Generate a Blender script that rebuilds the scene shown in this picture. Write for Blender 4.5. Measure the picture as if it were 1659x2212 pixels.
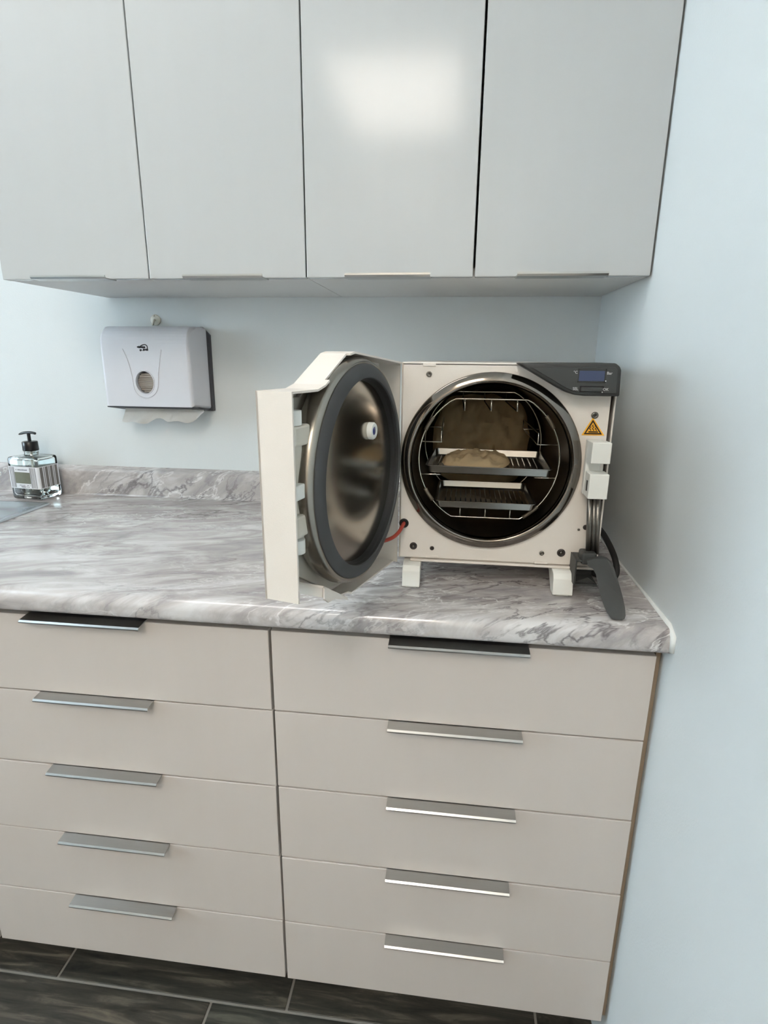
import bpy, bmesh, math, random
from mathutils import Vector, Matrix, noise
random.seed(7)
for o in list(bpy.data.objects): bpy.data.objects.remove(o, do_unlink=True)
SC = bpy.context.scene
COL = SC.collection
# ------------------------------------------------------------------ camera
W, H, F = 1659, 2212, 1217.9
CAM = Vector((-0.32678, -1.42224, 1.28521))
CR = Vector((0.992623, 0.120865, 0.00952)).normalized()
CF = Vector((-0.114062, 0.957592, -0.26459)).normalized()
CU = CR.cross(CF)
cd = bpy.data.cameras.new('camera'); cam = bpy.data.objects.new('camera', cd); COL.objects.link(cam)
cam.matrix_world = Matrix(((CR.x, CU.x, -CF.x, CAM.x), (CR.y, CU.y, -CF.y, CAM.y), (CR.z, CU.z, -CF.z, CAM.z), (0, 0, 0, 1)))
cd.sensor_fit = 'HORIZONTAL'; cd.sensor_width = 36.0; cd.lens = F / W * 36.0; cd.clip_start = 0.02
SC.camera = cam
# ------------------------------------------------------------------ world, light, exposure
wd = bpy.data.worlds.new('world'); SC.world = wd; wd.use_nodes = True
wd.node_tree.nodes['Background'].inputs[0].default_value = (0.72, 0.85, 1.0, 1)
wd.node_tree.nodes['Background'].inputs[1].default_value = 1.0
SC.view_settings.view_transform = 'Standard'; SC.view_settings.look = 'None'
SC.view_settings.gamma = 1.0; SC.view_settings.use_curve_mapping = False
SC.view_settings.exposure = 0.16
WARM_LIGHT = 16.5          # troffer over the aisle
COOL_LIGHT = 3.0          # troffer towards the sink
NEAR_LIGHT = 6.5          # troffer just in front of the wall cabinets
WINDOW_W = 110.0
def area(name, loc, rot, sx, sy, power, color):
    l = bpy.data.lights.new(name, 'AREA'); l.shape = 'RECTANGLE'; l.size = sx; l.size_y = sy
    l.energy = power; l.color = color
    o = bpy.data.objects.new(name, l); COL.objects.link(o); o.location = loc; o.rotation_euler = rot
    return o
# daylight coming in at the window of the left wall
area('window_daylight', (-4.26, -1.75, 1.62), (0, math.radians(-90), 0), 1.15, 1.6, WINDOW_W, (0.70, 0.88, 1.0))

# pixel of the photograph -> point on a plane of known position
def at(px, py, x=None, y=None, z=None):
    d = CF + CR * ((px - W / 2) / F) - CU * ((py - H / 2) / F)
    if x is not None: t = (x - CAM.x) / d.x
    elif y is not None: t = (y - CAM.y) / d.y
    else: t = (z - CAM.z) / d.z
    return CAM + d * t

# ------------------------------------------------------------------ materials
def s2l(c):
    return tuple(((v / 255) / 12.92 if v / 255 <= .04045 else ((v / 255 + .055) / 1.055) ** 2.4) for v in c) + (1,)
MATS = {}
def mat(name, rgb, rough=.5, metal=0, spec=.5, coat=0, coat_rough=.1, var=.04, scale=40, bump=0, bscale=300, trans=0, ior=1.45, emit=None, estr=0, stretch=(1, 1, 1)):
    if name in MATS: return MATS[name]
    m = bpy.data.materials.new(name); m.use_nodes = True; MATS[name] = m
    nt = m.node_tree; b = nt.nodes['Principled BSDF']
    b.inputs['Roughness'].default_value = rough; b.inputs['Metallic'].default_value = metal
    b.inputs['Specular IOR Level'].default_value = spec; b.inputs['IOR'].default_value = ior
    b.inputs['Coat Weight'].default_value = coat; b.inputs['Coat Roughness'].default_value = coat_rough
    b.inputs['Transmission Weight'].default_value = trans
    c = s2l(rgb)
    tc = nt.nodes.new('ShaderNodeTexCoord'); mp = nt.nodes.new('ShaderNodeMapping'); mp.inputs['Scale'].default_value = stretch
    nt.links.new(tc.outputs['Object'], mp.inputs['Vector'])
    n = nt.nodes.new('ShaderNodeTexNoise'); n.inputs['Scale'].default_value = scale; n.inputs['Detail'].default_value = 4
    nt.links.new(mp.outputs[0], n.inputs['Vector'])
    mx = nt.nodes.new('ShaderNodeMix'); mx.data_type = 'RGBA'
    mx.inputs[6].default_value = tuple(v * (1 - var) for v in c[:3]) + (1,); mx.inputs[7].default_value = tuple(min(1, v * (1 + var)) for v in c[:3]) + (1,)
    nt.links.new(n.outputs['Fac'], mx.inputs[0]); nt.links.new(mx.outputs[2], b.inputs['Base Color'])
    if bump:
        n2 = nt.nodes.new('ShaderNodeTexNoise'); n2.inputs['Scale'].default_value = bscale; n2.inputs['Detail'].default_value = 3
        nt.links.new(mp.outputs[0], n2.inputs['Vector'])
        bp = nt.nodes.new('ShaderNodeBump'); bp.inputs['Strength'].default_value = bump; bp.inputs['Distance'].default_value = .002
        nt.links.new(n2.outputs['Fac'], bp.inputs['Height']); nt.links.new(bp.outputs[0], b.inputs['Normal'])
    if emit:
        b.inputs['Emission Color'].default_value = emit + (1,); b.inputs['Emission Strength'].default_value = estr
    return m
mat('paint', (217, 222, 223), .62, spec=.3, var=.015, scale=9, bump=.12, bscale=260)
mat('far_wall', (236, 226, 214), .7, var=.03, scale=3)
mat('added_dark_band', (84, 66, 54), .6, var=.15, scale=6)
mat('ceiling_paint', (244, 244, 242), .8, var=.02)
mat('melamine', (186, 188, 188), .14, spec=.3, var=.02, scale=30, bump=.02, bscale=160, stretch=(1, 1, .06))
mat('melamine_warm_lit', (203, 194, 187), .22, spec=.36, var=.02, scale=30, bump=.02, bscale=160, stretch=(1, 1, .06))  # white melamine tinted to carry the warm light on the base cabinets
mat('carcass_white', (214, 215, 214), .45, var=.02)
mat('filler_brown', (150, 132, 112), .6, var=.1)
mat('dark_gap', (46, 44, 44), .8)
mat('aluminium', (178, 178, 176), .28, metal=1, var=.05, scale=400, stretch=(.03, 1, 1))
mat('grout', (138, 133, 126), .85, var=.12)
mat('caulk', (232, 236, 234), .45)
mat('steel_sink', (198, 202, 206), .27, metal=1, var=.06, scale=300, stretch=(.05, 1, 1))
mat('chrome', (225, 225, 225), .06, metal=1, var=.01)
mat('mirror_steel', (132, 125, 117), .11, metal=1, var=.05, scale=25)
mat('chamber_steel', (104, 97, 88), .34, metal=1, var=.1, scale=60, stretch=(1, .1, 1))
mat('lid_disc_steel', (182, 176, 166), .2, metal=1, var=.06, scale=18)
mat('lid_steel', (150, 144, 135), .24, metal=1, var=.06, scale=18)
mat('tray_steel', (170, 167, 162), .25, metal=1, var=.04)
mat('wire_steel', (205, 200, 190), .18, metal=1)
mat('rod_steel', (128, 124, 118), .34, metal=1)
mat('sleeve', (120, 112, 98), .45, metal=.6)
mat('enamel', (226, 218, 209), .38, spec=.45, var=.012, scale=60, bump=.1, bscale=700)
mat('white_plastic', (228, 228, 222), .4, var=.015)
mat('cream_plastic', (206, 199, 186), .45, var=.03)
mat('dark_plastic', (56, 58, 57), .5, var=.05, scale=200, bump=.08, bscale=900)
mat('panel_plastic', (48, 49, 48), .45, var=.05)
mat('black_rubber', (22, 22, 22), .6)
mat('black_plastic', (10, 10, 11), .35)
mat('gasket', (62, 63, 64), .65, var=.04)
mat('lcd', (52, 62, 92), .3, coat=.3, emit=(.05, .07, .14), estr=.06)
mat('print_white', (200, 200, 198), .6)
mat('screw', (120, 116, 110), .35, metal=1)
mat('screw_dark', (52, 46, 44), .45)
mat('red_hose', (158, 58, 44), .45)
mat('blue_stud', (34, 44, 120), .4)
mat('sign_yellow', (238, 170, 40), .5, var=.02)
mat('sign_black', (40, 26, 18), .5)
mat('dispenser_white', (214, 215, 221), .38, var=.012)
mat('dispenser_grey', (62, 64, 70), .5)
mat('paper', (236, 235, 232), .9, var=.05, scale=60, bump=.25, bscale=350)
mat('paper_in_shade', (158, 150, 142), .9, var=.08, scale=90, stretch=(.2, 1, 3))  # towel paper with the shade inside the dispenser put into its colour
mat('logo_black', (18, 18, 26), .5)
mat('clear_hook', (226, 222, 208), .3, trans=.15, var=.02)
mat('lamp_frame', (235, 235, 235), .4)
mat('lamp_warm', (255, 246, 230), .5, emit=(1.0, .91, .80), estr=WARM_LIGHT)
mat('lamp_cool', (240, 248, 255), .5, emit=(.72, .88, 1.0), estr=COOL_LIGHT)
mat('lamp_near', (255, 255, 255), .5, emit=(1.0, .985, .95), estr=NEAR_LIGHT)
mat('label_white', (226, 228, 232), .5, var=.02)
mat('label_stripe', (150, 148, 150), .5)
mat('label_stripe_dark', (120, 116, 114), .5)
mat('label_olive', (108, 110, 94), .55, var=.15, scale=120)
mat('label_text', (128, 130, 138), .6)
mat('pump_black', (8, 8, 9), .3)
mat('fabric_pouch', (228, 205, 164), .75, var=.08, scale=30, bump=.2, bscale=60)

def glass_mat():
    m = bpy.data.materials.new('clear_glass'); m.use_nodes = True; MATS['clear_glass'] = m
    b = m.node_tree.nodes['Principled BSDF']
    b.inputs['Base Color'].default_value = (.93, .97, .96, 1); b.inputs['Roughness'].default_value = .02
    b.inputs['Transmission Weight'].default_value = 1; b.inputs['IOR'].default_value = 1.47
    m2 = m.copy(); m2.name = 'soap_liquid'; MATS['soap_liquid'] = m2
    b2 = m2.node_tree.nodes['Principled BSDF']; b2.inputs['Base Color'].default_value = (.86, .90, .88, 1); b2.inputs['IOR'].default_value = 1.35
    m3 = m.copy(); m3.name = 'window_glass'; MATS['window_glass'] = m3
    m3.node_tree.nodes['Principled BSDF'].inputs['Base Color'].default_value = (1, 1, 1, 1)
    # clear plastic film of the pouches
    m4 = bpy.data.materials.new('pouch_film'); m4.use_nodes = True; MATS['pouch_film'] = m4
    b4 = m4.node_tree.nodes['Principled BSDF']
    b4.inputs['Base Color'].default_value = (.62, .66, .68, 1); b4.inputs['Roughness'].default_value = .22
    b4.inputs['Alpha'].default_value = .5
glass_mat()

def marble_mat():
    m = bpy.data.materials.new('marble_laminate'); m.use_nodes = True; MATS['marble'] = m
    nt = m.node_tree; b = nt.nodes['Principled BSDF']; L = nt.links.new; N = nt.nodes.new
    b.inputs['Roughness'].default_value = .13; b.inputs['Specular IOR Level'].default_value = .5; b.inputs['IOR'].default_value = 1.58
    tc = N('ShaderNodeTexCoord')
    mp = N('ShaderNodeMapping'); mp.vector_type = 'TEXTURE'; mp.inputs['Rotation'].default_value = (0, math.radians(-24), math.radians(17)); mp.inputs['Scale'].default_value = (1.1, .22, .42)
    L(tc.outputs['Object'], mp.inputs['Vector'])
    # soft clouds
    n1 = N('ShaderNodeTexNoise'); n1.inputs['Scale'].default_value = 4.2; n1.inputs['Detail'].default_value = 7; n1.inputs['Roughness'].default_value = .62; n1.inputs['Distortion'].default_value = 1.0
    L(mp.outputs[0], n1.inputs['Vector'])
    r1 = N('ShaderNodeValToRGB'); L(n1.outputs['Fac'], r1.inputs[0])
    e = r1.color_ramp.elements
    e[0].position = .33; e[0].color = s2l((152, 148, 149)); e[1].position = .63; e[1].color = s2l((212, 210, 210))
    k = e.new(.47); k.color = s2l((180, 174, 172))
    # dark veins: thin band of a distorted noise
    def vein(scale, width, dist, rot, st):
        mm = N('ShaderNodeMapping'); mm.vector_type = 'TEXTURE'; mm.inputs['Rotation'].default_value = (0, math.radians(-30), math.radians(-rot)); mm.inputs['Scale'].default_value = tuple(1 / v for v in st)
        L(tc.outputs['Object'], mm.inputs['Vector'])
        n = N('ShaderNodeTexNoise'); n.inputs['Scale'].default_value = scale; n.inputs['Detail'].default_value = 6; n.inputs['Roughness'].default_value = .58; n.inputs['Distortion'].default_value = dist
        L(mm.outputs[0], n.inputs['Vector'])
        s = N('ShaderNodeMath'); s.operation = 'SUBTRACT'; s.inputs[1].default_value = .5; L(n.outputs['Fac'], s.inputs[0])
        a = N('ShaderNodeMath'); a.operation = 'ABSOLUTE'; L(s.outputs[0], a.inputs[0])
        mr = N('ShaderNodeMapRange'); mr.inputs[1].default_value = 0; mr.inputs[2].default_value = width; mr.inputs[3].default_value = 1; mr.inputs[4].default_value = 0
        L(a.outputs[0], mr.inputs[0]); return mr.outputs[0]
    def mask(sock, sc, lo, hi):
        n = N('ShaderNodeTexNoise'); n.inputs['Scale'].default_value = sc; L(tc.outputs['Object'], n.inputs['Vector'])
        mr = N('ShaderNodeMapRange'); mr.inputs[1].default_value = lo; mr.inputs[2].default_value = hi; L(n.outputs['Fac'], mr.inputs[0])
        mu = N('ShaderNodeMath'); mu.operation = 'MULTIPLY'; L(sock, mu.inputs[0]); L(mr.outputs[0], mu.inputs[1]); return mu.outputs[0]
    def mix(prev, fac, col, amt):
        mu = N('ShaderNodeMath'); mu.operation = 'MULTIPLY'; mu.inputs[1].default_value = amt; L(fac, mu.inputs[0])
        x = N('ShaderNodeMix'); x.data_type = 'RGBA'; L(mu.outputs[0], x.inputs[0]); L(prev, x.inputs[6]); x.inputs[7].default_value = s2l(col); return x.outputs[2]
    v1 = mask(vein(2.6, .014, .35, -19, (.75, 4.2, 2.4)), 3.0, .42, .62)
    v2 = mask(vein(6.5, .04, .6, -17, (.75, 4.0, 2.2)), 5.0, .45, .7)
    v3 = mask(vein(3.8, .012, .35, -13, (.75, 3.6, 2.4)), 2.2, .45, .62)
    c = mix(r1.outputs[0], v2, (122, 116, 116), .65)
    c = mix(c, v1, (96, 90, 93), .85)
    c = mix(c, v3, (236, 235, 234), .75)
    L(c, b.inputs['Base Color'])
marble_mat()

def tile_mat():
    m = bpy.data.materials.new('wood_look_tile'); m.use_nodes = True; MATS['tile'] = m
    nt = m.node_tree; b = nt.nodes['Principled BSDF']; L = nt.links.new; N = nt.nodes.new
    b.inputs['Roughness'].default_value = .42
    tc = N('ShaderNodeTexCoord'); oi = N('ShaderNodeObjectInfo')
    ad = N('ShaderNodeVectorMath'); ad.operation = 'ADD'
    sc = N('ShaderNodeVectorMath'); sc.operation = 'SCALE'; sc.inputs['Scale'].default_value = 9
    cb = N('ShaderNodeCombineXYZ'); L(oi.outputs['Random'], cb.inputs[0]); L(oi.outputs['Random'], cb.inputs[1]); L(cb.outputs[0], sc.inputs[0])
    L(tc.outputs['Object'], ad.inputs[0]); L(sc.outputs[0], ad.inputs[1])
    mp = N('ShaderNodeMapping'); mp.inputs['Scale'].default_value = (3, 26, 3); L(ad.outputs[0], mp.inputs['Vector'])
    n = N('ShaderNodeTexNoise'); n.inputs['Scale'].default_value = 2.2; n.inputs['Detail'].default_value = 8; n.inputs['Roughness'].default_value = .65; n.inputs['Distortion'].default_value = .6
    L(mp.outputs[0], n.inputs['Vector'])
    r = N('ShaderNodeValToRGB'); L(n.outputs['Fac'], r.inputs[0]); e = r.color_ramp.elements
    e[0].position = .3; e[0].color = s2l((32, 33, 32)); e[1].position = .7; e[1].color = s2l((112, 107, 97)); k = e.new(.52); k.color = s2l((66, 65, 60))
    hs = N('ShaderNodeMix'); hs.data_type = 'RGBA'; hs.blend_type = 'MULTIPLY'; hs.inputs[0].default_value = 1
    rr = N('ShaderNodeValToRGB'); L(oi.outputs['Random'], rr.inputs[0]); rr.color_ramp.elements[0].color = (.78, .86, .84, 1); rr.color_ramp.elements[1].color = (1.1, .98, .9, 1)
    L(r.outputs[0], hs.inputs[6]); L(rr.outputs[0], hs.inputs[7]); L(hs.outputs[2], b.inputs['Base Color'])
    bp = N('ShaderNodeBump'); bp.inputs['Strength'].default_value = .25; bp.inputs['Distance'].default_value = .002; L(n.outputs['Fac'], bp.inputs['Height']); L(bp.outputs[0], b.inputs['Normal'])
tile_mat()

# ------------------------------------------------------------------ mesh helpers (world coordinates)
def B(): return bmesh.new()
def box(bm, x0, x1, y0, y1, z0, z1, bev=0, seg=2, M=None):
    t = bmesh.new()
    bmesh.ops.create_cube(t, size=1)
    for v in t.verts:
        v.co = Vector(((x0 + x1) / 2 + v.co.x * (x1 - x0), (y0 + y1) / 2 + v.co.y * (y1 - y0), (z0 + z1) / 2 + v.co.z * (z1 - z0)))
    if bev: bmesh.ops.bevel(t, geom=list(t.edges), offset=bev, segments=seg, affect='EDGES', profile=.5)
    return merge(bm, t, M)
def merge(bm, t, M=None):
    mp = {}
    for v in t.verts: mp[v] = bm.verts.new(M @ v.co if M else v.co)
    for f in t.faces:
        try: nf = bm.faces.new([mp[v] for v in f.verts]); nf.smooth = f.smooth
        except ValueError: pass
    t.free(); return bm
def prism(bm, pts, ax, a0, a1, bev=0, M=None, seg=2):
    """closed polygon pts (2d) in the plane normal to axis ax, from a0 to a1"""
    t = bmesh.new()
    def P(p, a): return {'x': Vector((a, p[0], p[1])), 'y': Vector((p[0], a, p[1])), 'z': Vector((p[0], p[1], a))}[ax]
    lo = [t.verts.new(P(p, a0)) for p in pts]; hi = [t.verts.new(P(p, a1)) for p in pts]
    n = len(pts)
    t.faces.new(lo[::-1]); t.faces.new(hi)
    for i in range(n): t.faces.new([lo[i], lo[(i + 1) % n], hi[(i + 1) % n], hi[i]])
    bmesh.ops.recalc_face_normals(t, faces=list(t.faces))
    if bev: bmesh.ops.bevel(t, geom=list(t.edges), offset=bev, segments=seg, affect='EDGES', profile=.5)
    return merge(bm, t, M)
def lathe(bm, prof, M, n=48, closed=False, smooth=True):
    """prof: (r, h) pairs turned about local z, placed by M"""
    rings = []
    for r, h in prof:
        if r < 1e-6: rings.append([bm.verts.new(M @ Vector((0, 0, h)))])
        else: rings.append([bm.verts.new(M @ Vector((r * math.cos(2 * math.pi * k / n), r * math.sin(2 * math.pi * k / n), h))) for k in range(n)])
    prs = list(zip(rings, rings[1:])) + ([(rings[-1], rings[0])] if closed else [])
    for a, b in prs:
        for k in range(n):
            k2 = (k + 1) % n
            if len(a) == 1 and len(b) == 1: continue
            if len(a) == 1: f = bm.faces.new([a[0], b[k], b[k2]])
            elif len(b) == 1: f = bm.faces.new([a[k], b[0], a[k2]])
            else: f = bm.faces.new([a[k], b[k], b[k2], a[k2]])
            f.smooth = smooth
    return bm
def tube(bm, pts, r, n=8, closed=False, M=None):
    pts = [Vector(p) for p in pts]; rings = []; m = len(pts); up = None
    for i, p in enumerate(pts):
        a = pts[(i - 1) % m] if (closed or i > 0) else p
        b = pts[(i + 1) % m] if (closed or i < m - 1) else p
        t = (b - a).normalized()
        if up is None: up = t.orthogonal().normalized()
        up = (up - t * up.dot(t)).normalized(); sd = t.cross(up)
        rr = r[i] if isinstance(r, (list, tuple)) else r
        ring = []
        for k in range(n):
            q = p + (up * math.cos(2 * math.pi * k / n) + sd * math.sin(2 * math.pi * k / n)) * rr
            ring.append(bm.verts.new(M @ q if M else q))
        rings.append(ring)
    for i in range(m if closed else m - 1):
        a, b = rings[i], rings[(i + 1) % m]
        sh = 0
        if closed and i == m - 1:
            sh = min(range(n), key=lambda s: (a[0].co - b[s].co).length)
        for k in range(n):
            f = bm.faces.new([a[k], a[(k + 1) % n], b[(k + 1 + sh) % n], b[(k + sh) % n]]); f.smooth = True
    if not closed:
        bm.faces.new(rings[0][::-1]); bm.faces.new(rings[-1])
    return bm
def spline(ctrl, k=6):
    c = [Vector(p) for p in ctrl]; out = []
    for i in range(len(c) - 1):
        p0, p1, p2, p3 = c[max(i - 1, 0)], c[i], c[i + 1], c[min(i + 2, len(c) - 1)]
        for s in range(k):
            t = s / k
            out.append(.5 * ((2 * p1) + (p2 - p0) * t + (2 * p0 - 5 * p1 + 4 * p2 - p3) * t * t + (3 * p1 - p0 - 3 * p2 + p3) * t ** 3))
    out.append(c[-1]); return out
def arc(cx, cy, r, a0, a1, n):
    return [(cx + r * math.cos(math.radians(a0 + (a1 - a0) * k / n)), cy + r * math.sin(math.radians(a0 + (a1 - a0) * k / n))) for k in range(n + 1)]
def org(o):
    v = Vector((0, 0, 0))
    while o: v = v + o.location; o = o.parent
    return v
def obj(name, bm, m, parent=None, origin=None, smooth=None):
    """link a bmesh built in world coordinates as ONE mesh object"""
    base = org(parent)
    if origin is None:
        if parent: origin = base
        else:
            xs = [v.co for v in bm.verts]
            origin = Vector((sum(c.x for c in xs) / len(xs), sum(c.y for c in xs) / len(xs), min(c.z for c in xs)))
    origin = Vector(origin)
    bmesh.ops.recalc_face_normals(bm, faces=list(bm.faces))
    for v in bm.verts: v.co -= origin
    me = bpy.data.meshes.new(name); bm.to_mesh(me); bm.free()
    me.materials.append(MATS[m])
    if smooth:
        for p in me.polygons: p.use_smooth = True
        try: me.set_sharp_from_angle(angle=math.radians(smooth if smooth is not True else 40))
        except Exception: pass
    o = bpy.data.objects.new(name, me); COL.objects.link(o)
    o.parent = parent; o.location = origin - base
    return o
def thing(name, loc, label, cat, group=None):
    o = bpy.data.objects.new(name, None); COL.objects.link(o); o.location = loc; o.empty_display_size = .05
    return tag(o, label, cat, group)
def tag(o, label=None, cat=None, group=None, kind=None):
    if label: o['label'] = label
    if cat: o['category'] = cat
    if group: o['group'] = group
    if kind: o['kind'] = kind
    return o
def boolean(o, cutter):
    md = o.modifiers.new('cut', 'BOOLEAN'); md.operation = 'DIFFERENCE'; md.object = cutter; md.solver = 'EXACT'
    bpy.context.view_layer.update()
    dg = bpy.context.evaluated_depsgraph_get()
    me = bpy.data.meshes.new_from_object(o.evaluated_get(dg)); o.modifiers.clear(); old = o.data; o.data = me
    cm = cutter.data; bpy.data.objects.remove(cutter, do_unlink=True)
    return o
def text_bm(s, size, M, depth=.0003, align='CENTER'):
    cu = bpy.data.curves.new('t', 'FONT'); cu.body = s; cu.size = size; cu.extrude = depth; cu.align_x = align; cu.align_y = 'CENTER'; cu.resolution_u = 3
    o = bpy.data.objects.new('t', cu); COL.objects.link(o); bpy.context.view_layer.update()
    me = o.to_mesh(); bm = bmesh.new(); bm.from_mesh(me); bmesh.ops.transform(bm, matrix=M, verts=bm.verts)
    o.to_mesh_clear(); bpy.data.objects.remove(o, do_unlink=True); bpy.data.curves.remove(cu)
    return bm
FACE = Matrix(((1, 0, 0, 0), (0, 0, -1, 0), (0, 1, 0, 0), (0, 0, 0, 1)))   # local xy -> world xz, local z -> -y

# ------------------------------------------------------------------ the room
RX0, RY0, RZ = -4.2, -3.3, 2.6
T = .1
def wall(name, b, m='paint'):
    return tag(obj(name, box(B(), *b), m), kind='structure')
wall('wall_back', (RX0 - T, T, 0, T, 0, RZ))
wall('wall_right', (0, T, RY0, 0, 0, RZ))
wall('wall_front', (RX0 - T, T, RY0 - T, RY0, 0, RZ), 'far_wall')
wall('trim_2', (RX0, 0, RY0 + .001, RY0 + .02, 0, .7), 'added_dark_band')  # unseen dark band, added to cut low bounce light onto the drawers
WY0, WY1, WZ0, WZ1 = -2.6, -.9, 1.0, 2.25
bm = B()
box(bm, RX0 - T, RX0, RY0, WY0, 0, RZ); box(bm, RX0 - T, RX0, WY1, 0, 0, RZ)
box(bm, RX0 - T, RX0, WY0, WY1, 0, WZ0); box(bm, RX0 - T, RX0, WY0, WY1, WZ1, RZ)
tag(obj('wall_left', bm, 'paint'), kind='structure')
bm = B()
for b in ((WY0, WY0 + .05, WZ0, WZ1), (WY1 - .05, WY1, WZ0, WZ1), (WY0 + .05, WY1 - .05, WZ0, WZ0 + .05), (WY0 + .05, WY1 - .05, WZ1 - .05, WZ1)):
    box(bm, RX0 - .07, RX0 - .02, *b)
win = tag(obj('window_1', bm, 'lamp_frame'), kind='structure')
obj('pane', box(B(), RX0 - .048, RX0 - .042, WY0 + .05, WY1 - .05, WZ0 + .05, WZ1 - .05), 'window_glass', win)
wall('ceiling', (RX0 - T, T, RY0 - T, T, RZ, RZ + T), 'ceiling_paint')
floor = tag(obj('floor', box(B(), RX0 - T, T, RY0 - T, T, -.1, -.002), 'grout', origin=(0, 0, 0)), kind='structure')
# plank tiles, 50 x 15 cm, staggered, joints 5 mm
TL, TW, GJ = .503, .152, .005
tb = B(); box(tb, -(TL - GJ) / 2, (TL - GJ) / 2, -(TW - GJ) / 2, (TW - GJ) / 2, -.004, .0, .0012, 1)
tile_me = None
row = 0; y = -.614 + TW / 2 + TW * 3
while y > RY0 + TW / 2:
    off = {0: -.614, 1: -.7715}[row % 2] if row % 3 else -.95
    k = (row - 3) % 3
    off = {0: -.614, 1: -.614, 2: -.7715}[k] if False else ({3: -.614, 4: -.7715}.get(row, -.614 + .168 * ((row * 2) % 3)))
    x = off + TL / 2 + TL * 1
    while x > RX0 + TL / 2:
        if x - (TL - GJ) / 2 < -.02:
            x0 = x
            if tile_me is None:
                t = obj('tile', tb, 'tile', floor, origin=(0, 0, 0)); tile_me = t.data
            else:
                t = bpy.data.objects.new('tile', tile_me); COL.objects.link(t); t.parent = floor
            hi = min(x + (TL - GJ) / 2, -.001)
            lo = x - (TL - GJ) / 2
            sx = (hi - lo) / (TL - GJ)
            if sx > .04:
                t.location = ((hi + lo) / 2, y, 0); t.scale = (sx, 1, 1)
            else: bpy.data.objects.remove(t, do_unlink=True)
        x -= TL
    y -= TW; row += 1
# caulk bead where the worktop meets the right wall
cb = B(); tube(cb, [(-.002, -.03, .914), (-.002, -.3, .9145), (-.002, -.5, .915), (-.002, -.632, .914), (-.002, -.652, .905), (-.002, -.653, .882)], [.002, .002, .0025, .004, .0048, .004], 8)
tag(obj('trim_1', cb, 'caulk'), kind='structure')

# ceiling lights
def troffer(x0, x1, y0, y1, m, label):
    t = thing('ceiling_light', ((x0 + x1) / 2, (y0 + y1) / 2, RZ), label, 'ceiling light', 'ceiling light panels')
    bm = B()
    for b in ((x0 - .03, x0, y0 - .03, y1 + .03), (x1, x1 + .03, y0 - .03, y1 + .03), (x0, x1, y0 - .03, y0), (x0, x1, y1, y1 + .03)):
        box(bm, *b, RZ - .02, RZ)
    obj('frame', bm, 'lamp_frame', t)
    obj('diffuser', box(B(), x0, x1, y0, y1, RZ - .012, RZ - .002), m, t)
troffer(-.98, -.36, -3.12, -2.2, 'lamp_warm', 'warm white ceiling light panel over the aisle')
troffer(-2.75, -2.15, -1.75, -.85, 'lamp_cool', 'cool white ceiling light panel near the window')

troffer(-1.6, -.7, -1.05, -.6, 'lamp_near', 'neutral white ceiling light panel in front of the wall cabinets')

# ------------------------------------------------------------------ base cabinets
YD = -.6275                       # drawer fronts
ZS = [.862, .7128, .5612, .4085, .2575, .112]
def edge_pull(x0, x1, z, y, flip=False):
    """aluminium lip on the edge of a front: flat tongue, downturned nose"""
    s = -1 if not flip else 1
    if not flip:
        pts = [(y + .016, z), (y + .016, z + .0018), (y - .001, z + .0018), (y - .0198, z - .0006), (y - .0226, z - .0032), (y - .0226, z - .0050), (y - .0206, z - .0050), (y - .0195, z - .0022), (y - .001, z)]
    else:
        pts = [(y + .016, z), (y + .016, z - .0018), (y - .019, z - .0018), (y - .0225, z + .0012), (y - .0225, z + .0044), (y - .0208, z + .0044), (y - .0204, z + .0014), (y - .018, z)]
    return prism(B(), pts, 'x', x0, x1, 0)
def drawer_unit(x0, x1, label, hx, gap_right=0):
    t = thing('drawer_cabinet', ((x0 + x1) / 2, -.3, 0), label, 'cabinet', 'base cabinets under the worktop')
    bm = B(); p = .016
    box(bm, x0, x0 + p, YD + .02, -.004, .112, .874); box(bm, x1 - p, x1, YD + .02, -.004, .112, .874)
    box(bm, x0 + p, x1 - p, YD + .02, -.004, .112, .128); box(bm, x0 + p, x1 - p, -.02, -.004, .128, .874)
    obj('carcass', bm, 'carcass_white', t)
    obj('top_rail', box(B(), x0 + p, x1 - p, YD + .024, -.55, .835, .874), 'dark_gap', t)
    obj('toe_kick', box(B(), x0, x1, -.545, -.53, .001, .112), 'dark_gap', t)
    for i in range(5):
        # fronts hang a touch unevenly
        j = random.uniform(-.0012, .0012); ox = random.uniform(-.0008, .0008)
        d = obj('drawer_front', box(B(), x0 + .0022 + ox, x1 - .0022 - gap_right + ox, YD + j * .6, YD + .0185, ZS[i + 1] + .0014, ZS[i] - .0014, .001, 2), 'melamine_warm_lit', t)
        obj('handle', edge_pull(hx[0], hx[1], ZS[i] - .0014, YD), 'aluminium', d)
    return t
X0, X1, X2 = -.0085, -.6043, -1.2145
dr = drawer_unit(X1, X0, 'white five-drawer base cabinet against the right wall, below the autoclave', (-.4105, -.1975))
obj('filler', box(B(), X0 + .0005, -.001, YD + .012, -.56, .112, .872), 'filler_brown', dr)
drawer_unit(X2, X1, 'white five-drawer base cabinet between the sink base and the corner drawer unit', (-1.0265, -.8165))
t = thing('sink_cabinet', (-1.7, -.3, 0), 'white base cabinet with two doors below the sink', 'cabinet', 'base cabinets under the worktop')
bm = B(); p = .016; sx0, sx1 = -2.18, X2 - .0005
box(bm, sx0, sx0 + p, YD + .02, -.004, .112, .874); box(bm, sx1 - p, sx1, YD + .02, -.004, .112, .874)
box(bm, sx0 + p, sx1 - p, YD + .02, -.004, .112, .128); box(bm, sx0 + p, sx1 - p, -.02, -.004, .128, .874)
obj('carcass', bm, 'carcass_white', t)
obj('toe_kick', box(B(), sx0, sx1, -.545, -.53, .001, .112), 'dark_gap', t)
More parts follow.
